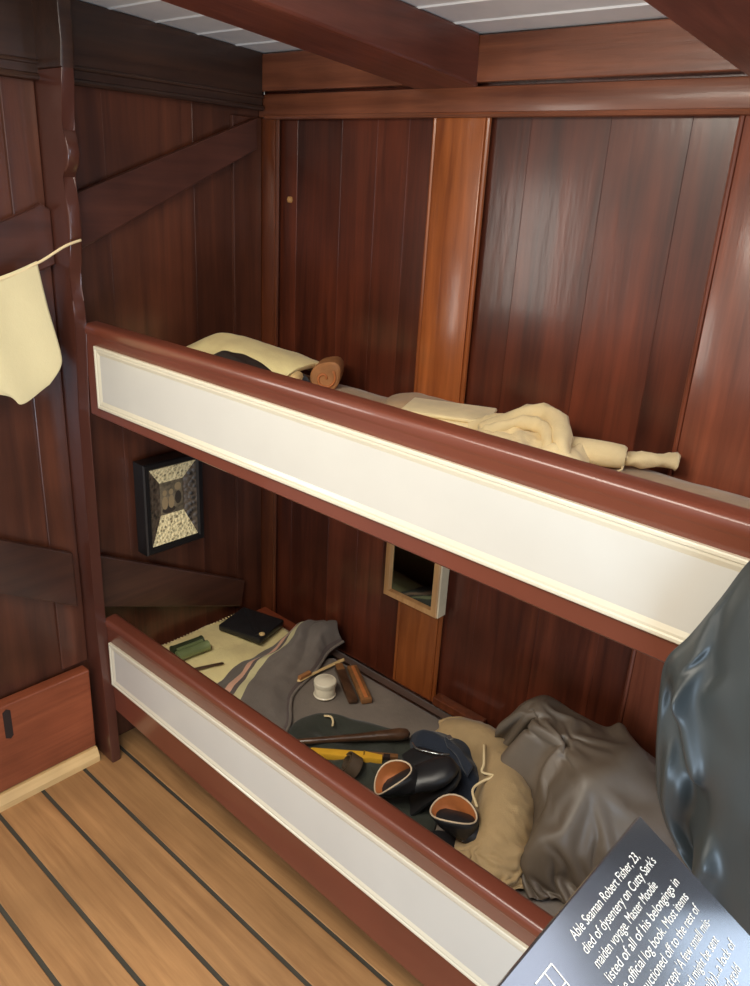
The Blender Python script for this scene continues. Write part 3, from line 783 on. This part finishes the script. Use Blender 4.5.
# navy cloth
nv = thing('navy_jacket', 'folded navy blue cloth inside the mouth of the khaki bag', 'clothing', (.98,.36,.31))
b = MB(); heap(b, [(.855,.37),(.90,.435),(.98,.45),(1.06,.42),(1.12,.34),(1.12,.25),(1.05,.24),(.95,.30)], .292,
    lambda x, y: .052+.014*noise.noise(Vector((x*20, y*20, 6)))+ridge(x, y, [(.90,.36),(1.0,.37),(1.08,.32)], .025, .022), power=.4, seed=16)
mk('body', b, M['navy'], nv, smooth=True)
b = MB(); G = patch([[(.965,.36,.382),(.99,.338,.385)],[(1.02,.345,.386),(1.04,.318,.389)],[(1.075,.32,.386),(1.085,.288,.384)]], 16, 8)
b.grid(wrinkle(G, .002, 30, 4)); mk('waistband', b, M['navy'], nv, smooth=True, solid=.008)
b = MB(); b.obox((.985,.352,.392), .016, .012, .006, -.4, 0, .002); mk('buckle', b, M['silver'], nv, label='small bright buckle')

# khaki kit bag: a thick collar of canvas round the contents
kb = thing('kit_bag', 'khaki canvas kit bag with rolled mouth and white drawstring on the lower bunk', 'bag', (1.13,.30,.288))
b = MB()
ctrl = []
mid = [(.905,.455),(.965,.470),(1.04,.455),(1.10,.415),(1.16,.345),(1.205,.27),(1.225,.20),(1.205,.145),(1.165,.105),(1.125,.085)]
hs = [.33,.352,.372,.385,.392,.385,.362,.332,.318,.308]; wd = [.035,.042,.042,.042,.050,.052,.050,.045,.035,.025]
rows = []
for i, ((x, y), h, w_) in enumerate(zip(mid, hs, wd)):
    a = Vector(mid[min(i+1, 9)])-Vector(mid[max(i-1, 0)]); a.normalize(); nrm = Vector((a.y, -a.x))     # toward inside
    p = Vector((x, y))
    def q(s, z): 
        v = p+nrm*s*w_; return (v.x, v.y, z)
    rows.append([q(1.05, .296), q(1.08, .30+(h-.30)*.55), q(.75, h-.004), q(.1, h+.006), q(-.6, h-.012), q(-1.0, .30+(h-.30)*.4), q(-1.1, .292)])
K0 = patch(rows, 81, 33)
core = MB(); core.grid([[p.copy() for p in r] for r in patch(rows, 40, 18)])
fl = MB(); fl.box(.6, 1.8, .03, .6, .2, .2885); rl = MB(); rl.box(.8, 1.6, .0, .043, .2, .42)
def kf(u, v):
    p = K0[int(round(u*80))][int(round(v*32))].copy(); p.z += .035+.012*noise.noise(Vector((p.x*14, p.y*14, 2))); return p
GG = drape(80, 32, kf, [core, fl, rl], 32, -.22, 1.2, .003, tension=12)
b.grid(GG)
mk('mouth', b, M['khaki'], kb, smooth=True, solid=-.003, sub=1)
b = MB(); b.sweep(spline([(1.055,.395,.388),(1.075,.365,.394),(1.095,.335,.392),(1.105,.315,.388),(1.135,.315,.396),(1.12,.29,.385),(1.118,.262,.378),(1.15,.235,.372)], 40), .0030, 8)
mk('drawstring', b, M['cord'], kb, smooth=True, label='white drawstring')

# grey-brown oilskin coat in a heap
def coat_h(x, y):
    h = .17*max(0, 1-((x-1.24)/.40)**2)**.5
    h += .05*max(0, min(1, (y-.22)/.22))
    h -= .06*max(0, min(1, (1.12-x)/.2))
    h += ridge(x, y, [(1.00,.50),(1.06,.51)], .05, .02)
    h += ridge(x, y, [(1.155,.47),(1.150,.40),(1.171,.353),(1.23,.28)], .03, .03)
    h -= ridge(x, y, [(1.225,.335),(1.29,.27)], .04, .05)
    h += ridge(x, y, [(1.37,.46),(1.372,.395),(1.34,.33)], .03, .03)
    return h
OUT = [(.95,.545),(1.0,.575),(1.15,.585),(1.35,.585),(1.52,.57),(1.60,.45),(1.58,.34),(1.46,.30),(1.36,.25),(1.32,.21),(1.29,.22),(1.285,.28),(1.235,.36),(1.12,.45),(1.00,.505)]
und = MB(); heap(und, OUT, .288, coat_h, nr=20, nt=80, centre=(1.30, .38), power=.5, seed=18)
flo = MB(); flo.box(.6, 2.0, .03, .60, .20, .2885); wal = MB(); wal.box(.6, 2.0, .598, .66, .2, .8)
def cf(u, v):
    x0 = 1.285-.34*v; x = x0+(1.64-x0)*u; y = .20+.385*v
    return (x+.01*noise.noise(Vector((u*9, v*9, 1))), y, .60+.05*noise.noise(Vector((u*4, v*3, 3))))
G = drape(64, 52, cf, [und, flo, wal], 60, -.20, 14.0, .004)
b = MB(); b.grid(G)
oc = mk('oilskin_coat', b, M['oilskin'], smooth=True, solid=-.003, sub=1, label='crumpled grey-brown oilskin coat heaped on the lower bunk behind the sign', cat='coat')
b = MB()
mk('wooden_board', MB().obox((.86,.592-.018,.283), 0.16, .03, .026, .0, 0, .003), M['back_stile'], label='flat brown board against the wall between pilaster and oilskin coat', cat='board')

# ================================================================== things on the walls
mr = thing('wall_mirror', 'small mirror in a pale pine frame hanging on the lower pilaster', 'mirror', (.668, .59, .53))
q = [(.575,.531),(.762,.531),(.762,.775),(.575,.775)]
b = MB(); b.frame(q, [(0,.5985),(0,.566),(.003,.563),(.018,.563),(.023,.571),(.023,.5985)]); mk('frame', b, M['pine_frame'], mr, smooth='auto')
b = MB(); b.box(.7625,.768,.566,.5985,.533,.773,.001); mk('frame_edge', b, M['pine_side'], mr, label='pale unvarnished frame edge')
b = MB(); b.box(.595,.742,.572,.577,.551,.755); mk('glass', b, M['mirror'], mr, label='dark reflecting glass')

pf = thing('picture_frame', 'deep black frame with shell-lined sides and a small sepia photograph', 'picture', (.02, .268, .555))
q = [(.146,.592),(.340,.592),(.340,.862),(.146,.862)]
b = MB(); b.frame(q, [(0,.0125),(0,.058),(.004,.062),(.016,.062),(.021,.056),(.021,.0125)], axis='x'); mk('frame', b, M['black_frame'], pf, smooth='auto')
yo0, yo1, zo0, zo1 = .166,.320,.612,.842; yi0, yi1, zi0, zi1 = .205,.281,.695,.792; xo, xi = .056, .044
def quadmesh(name, pts, mat, label=None):
    b = MB(); b.bm.faces.new([b.bm.verts.new(p) for p in pts]); mk(name, b, mat, pf, label=label)
quadmesh('shell_side', [(xo,yo0,zo1),(xo,yo1,zo1),(xi,yi1,zi1),(xi,yi0,zi1)], M['shells'], 'pale shell-covered upper slope')
quadmesh('shell_side', [(xo,yo0,zo0),(xi,yi0,zi0),(xi,yi1,zi0),(xo,yo1,zo0)], M['shells'], 'pale shell-covered lower slope')
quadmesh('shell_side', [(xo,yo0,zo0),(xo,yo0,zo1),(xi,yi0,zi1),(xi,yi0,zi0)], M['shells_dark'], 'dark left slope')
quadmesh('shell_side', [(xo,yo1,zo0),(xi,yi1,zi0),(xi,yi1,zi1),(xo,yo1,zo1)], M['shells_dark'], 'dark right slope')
quadmesh('photograph', [(xi-.001,yi0,zi0),(xi-.001,yi1,zi0),(xi-.001,yi1,zi1),(xi-.001,yi0,zi1)], M['sepia'], 'small sepia photograph of seated people')
b = MB()
def oval(cy_, cz, ry, rz, x, n=14):
    b.bm.faces.new([b.bm.verts.new((x, cy_+ry*math.cos(2*PI*k/n), cz+rz*math.sin(2*PI*k/n))) for k in range(n)])
for cy_ in (.220, .241):
    oval(cy_, .760, .007, .009, xi+.0008); oval(cy_, .730, .010, .020, xi+.0006)
oval(.264, .772, .011, .012, xi+.0006)
mk('figures', b, M['sepia_light'], pf, label='pale seated figures in the photograph')
b = MB(); oval(.232, .708, .022, .010, xi+.0004); oval(.264, .738, .011, .020, xi+.0004); mk('shadows', b, M['sepia_dark'], pf)

# cord and towel
cd = MB(); cd.sweep(spline([(.117,-.010,1.446),(.117,-.050,1.433),(.098,-.107,1.397),(.088,-.20,1.362),(.078,-.35,1.342),(.06,-.5,1.347),(.012,-.615,1.36)], 40), .0030, 8)
mk('clothes_line', cd, M['cord'], smooth=True, label='thin cream cord tied to the bunk post and running left', cat='cord')
b = MB()
G = patch([
  [(.098,-.106,1.402),(.090,-.20,1.368),(.082,-.33,1.348),(.066,-.45,1.348)],
  [(.098,-.092,1.300),(.092,-.20,1.28),(.086,-.33,1.27),(.075,-.45,1.27)],
  [(.100,-.074,1.200),(.100,-.18,1.19),(.09,-.33,1.20),(.08,-.45,1.20)],
  [(.100,-.078,1.165),(.102,-.172,1.120),(.092,-.26,1.15),(.085,-.45,1.17)],
  [(.100,-.105,1.128),(.102,-.174,1.094),(.092,-.222,1.122),(.088,-.45,1.15)]], 44, 44)
for r in G:
    for p in r: p.x += .004*math.sin(p.y*40+p.z*9)*min(1, (1.41-p.z)*8)
b.grid(wrinkle(G, .0012, 7, 5))
mk('hand_towel', b, M['towel'], smooth=True, solid=.003, label='cream towel hanging from the cord at the left edge', cat='towel')

# ================================================================== black coat hanging at the right
co = thing('hanging_coat', 'black oilskin coat hanging over the right end of the bunk', 'coat', (1.82, -.12, .72))
LEFT = [(1.80,1.56),(1.735,1.43),(1.690,1.345),(1.660,1.30),(1.629,1.243),(1.609,1.188),(1.586,1.13),(1.566,1.088),(1.566,1.045),(1.573,.988),(1.580,.945),(1.589,.905),(1.606,.870),(1.634,.835),(1.67,.80),(1.70,.775)]
rowsC = []
for k, (x, z) in enumerate(LEFT):
    t = min(1, k/4); w_ = 1.865-x
    rowsC.append([(x, -.085, z), (x+w_*.12, -.105-.010*t, z+.004), (x+w_*.32, -.12-.025*t, z+.004), (x+w_*.66, -.12-.045*t, z), (1.865, -.10-.03*t, z-.01)])
G = patch(rowsC, 110, 90)
for i, r in enumerate(G):
    for j, p in enumerate(r):
        u = j/89; v = i/109; e = min(1, u*5)
        def fold(u0, v0, u1, v1, w_, h):
            dx, dy = u1-u0, v1-v0; t = max(0, min(1, ((u-u0)*dx+(v-v0)*dy)/(dx*dx+dy*dy)))
            d = math.hypot((u-u0-t*dx), (v-v0-t*dy)); return h*math.exp(-(d/w_)**2)
        dy_ = fold(.10,.47,.26,.50,.045,-.018)+fold(.26,.50,.40,.60,.04,-.022)+fold(.14,.53,.34,.64,.05,.018)
        dy_ += fold(.42,.66,.16,.90,.06,.026)+fold(.05,.55,.06,.86,.035,-.014)+fold(.50,.74,.26,.98,.04,-.028)+fold(.20,.62,.12,.80,.04,-.008)
        dy_ += fold(.02,.36,.20,.42,.03,-.010)+fold(.10,.34,.36,.44,.03,.010)
        dy_ += .008*noise.noise(Vector((p.x*10, p.z*8, 3)))+.003*noise.noise(Vector((p.x*30, p.z*22, 5)))
        p.y += dy_*e
b = MB(); b.grid(G)
mk('coat_front', b, M['black_oilskin'], co, smooth=True, solid=.003)
b = MB(); b.sweep(spline([(1.855,-.12,1.56),(1.86,-.105,1.60),(1.87,-.085,1.615),(1.88,-.09,1.59),(1.875,-.12,1.56)], 20), .004, 8); mk('hanging_loop', b, M['black_oilskin'], co, smooth=True)
pg = MB(); pg.sweep([(1.867,-.074,1.60),(1.867,-.09,1.602),(1.867,-.115,1.61),(1.867,-.125,1.612)], [.009,.008,.010,.006], 10)
pg.box(1.80, 1.935, -.075, -.047, 1.57, 1.65, .003)
mk('coat_peg', pg, M['post'], smooth='auto', label='wooden peg rail holding the black coat on the bunk post', cat='peg')

# ================================================================== sign
T = math.radians(27); e2v = Vector((math.cos(T), 0, -math.sin(T))); e1v = Vector((0, 1, 0)); nv_ = Vector((math.sin(T), 0, math.cos(T)))
S0 = Vector((1.644, -.313, 1.054))
def sg(u, v, h=0): return S0+e1v*u+e2v*v+nv_*h
sign = thing('information_sign', 'dark grey information panel with white text in front of the lower bunk', 'sign', (1.80, -.54, 0))
b = MB()
pts = [(0,0),(0,.34),(-.48,.34),(-.48,0)]
A = [b.bm.verts.new(sg(u, v, 0)) for u, v in pts]; B_ = [b.bm.verts.new(sg(u, v, -.008)) for u, v in pts]
fs = [b.bm.faces.new(A), b.bm.faces.new(B_[::-1])]+[b.bm.faces.new((A[k], B_[k], B_[(k+1) % 4], A[(k+1) % 4])) for k in range(4)]
bmesh.ops.bevel(b.bm, geom=list(b.bm.edges), offset=.0012, segments=1, affect='EDGES')
pn = mk('panel', b, M['panel'], sign)
b = MB(); pc = sg(-.24, .17, -.008); b.sweep([(pc.x, pc.y, .012), (pc.x, pc.y, pc.z)], .018, 16); b.lathe((pc.x, pc.y, 0), [(.14, 0), (.14, .010), (.13, .014), (.02, .016)], 32)
mk('stand', b, M['steel_grey'], sign, smooth='auto')
LINES = ["Able Seaman Robert Fisher, 23,", "died of dysentery on Cutty Sark's", "maiden voyage. Master Moodie", "listed of all of his belongings in", "the official log book. Most items", "were auctioned off to the rest of", "the crew except 'A few small mis-", "arts which wanted might be sent", "to his mother (family)...a lock of", "hair and two rings of red gold", "which were returned in a"]
from mathutils import Matrix
dg = None
for k, t in enumerate(LINES):
    cu = bpy.data.curves.new('line', 'FONT'); cu.body = t; cu.size = .0118
    to = bpy.data.objects.new('line_tmp', cu); COL.objects.link(to)
    bpy.context.view_layer.update()
    dgr = bpy.context.evaluated_depsgraph_get()
    me = bpy.data.meshes.new_from_object(to.evaluated_get(dgr))
    bpy.data.objects.remove(to)
    w_ = max(v.co.x for v in me.vertices)
    tgt = len(t)*.00396
    sx = tgt/w_
    base = .0222+.01255*k
    for v in me.vertices:
        p = sg(-.1575+v.co.x*sx, base-v.co.y, .0004); v.co = p-Vector(sign['_o'])
    o = bpy.data.objects.new('text_line', me); COL.objects.link(o); o.parent = sign
    me.materials.append(M['letter'])
# bunk pictogram
b = MB()
def bar(u0, v0, u1, v1, w_=.0012):
    p, q_ = Vector((u0, v0)), Vector((u1, v1)); d = (q_-p).normalized(); n_ = Vector((-d.y, d.x))*w_/2
    b.bm.faces.new([b.bm.verts.new(sg(a.x, a.y, .0004)) for a in (p+n_, q_+n_, q_-n_, p-n_)])
ICON = [(-.2135,.0185,-.190,.0185),(-.190,.0185,-.190,.085),(-.2005,.0185,-.2005,.085),(-.2005,.034,-.190,.034),(-.2005,.050,-.190,.050),(-.2005,.066,-.190,.066),(-.224,.022,-.219,.022),(-.219,.022,-.219,.07)]
for ic in ICON: bar(*ic)
mk('pictogram', b, M['letter'], sign, label='white line drawing of a bunk')

# ================================================================== light
def area(name, loc, target, sx, sy, power, col):
    l = bpy.data.lights.new(name, 'AREA'); l.shape = 'RECTANGLE'; l.size = sx; l.size_y = sy; l.energy = power; l.color = col
    o = bpy.data.objects.new(name, l); COL.objects.link(o); o.location = loc
    o.rotation_euler = (Vector(target)-Vector(loc)).to_track_quat('-Z', 'Y').to_euler()
    return o
area('deckhead_light', (1.05, -.82, 1.93), (1.05, -.35, 0), 1.2, .55, 33, (1, .93, .80))
area('front_daylight', (1.3, -2.3, 1.2), (1.1, .3, .7), 1.8, 1.2, 5, (1, .97, .94))
area('doorway_light', (-.40, -1.30, 1.33), (1.0, .4, 1.25), .5, .6, 9, (1, .93, .84))
area('right_daylight', (2.6, -1.35, .55), (1.35, .0, .3), .7, .9, 34, (.60, .79, 1))
w = bpy.data.worlds.new('World'); bpy.context.scene.world = w; w.use_nodes = True
w.node_tree.nodes['Background'].inputs['Color'].default_value = (1, .94, .86, 1); w.node_tree.nodes['Background'].inputs['Strength'].default_value = .38

# ================================================================== camera
cam = bpy.data.cameras.new('camera'); co_ = bpy.data.objects.new('camera', cam); COL.objects.link(co_)
cam.sensor_fit = 'AUTO'; cam.sensor_width = 36; cam.lens = 28.84; cam.clip_start = .01
co_.location = (1.83, -.937, 1.6); co_.rotation_euler = (1.19605752, -.05338024, .73694714)
sc = bpy.context.scene; sc.camera = co_
sc.view_settings.view_transform = 'Standard'; sc.view_settings.look = 'None'; sc.view_settings.exposure = 0
for o in bpy.data.objects:
    if '_o' in o: del o['_o']
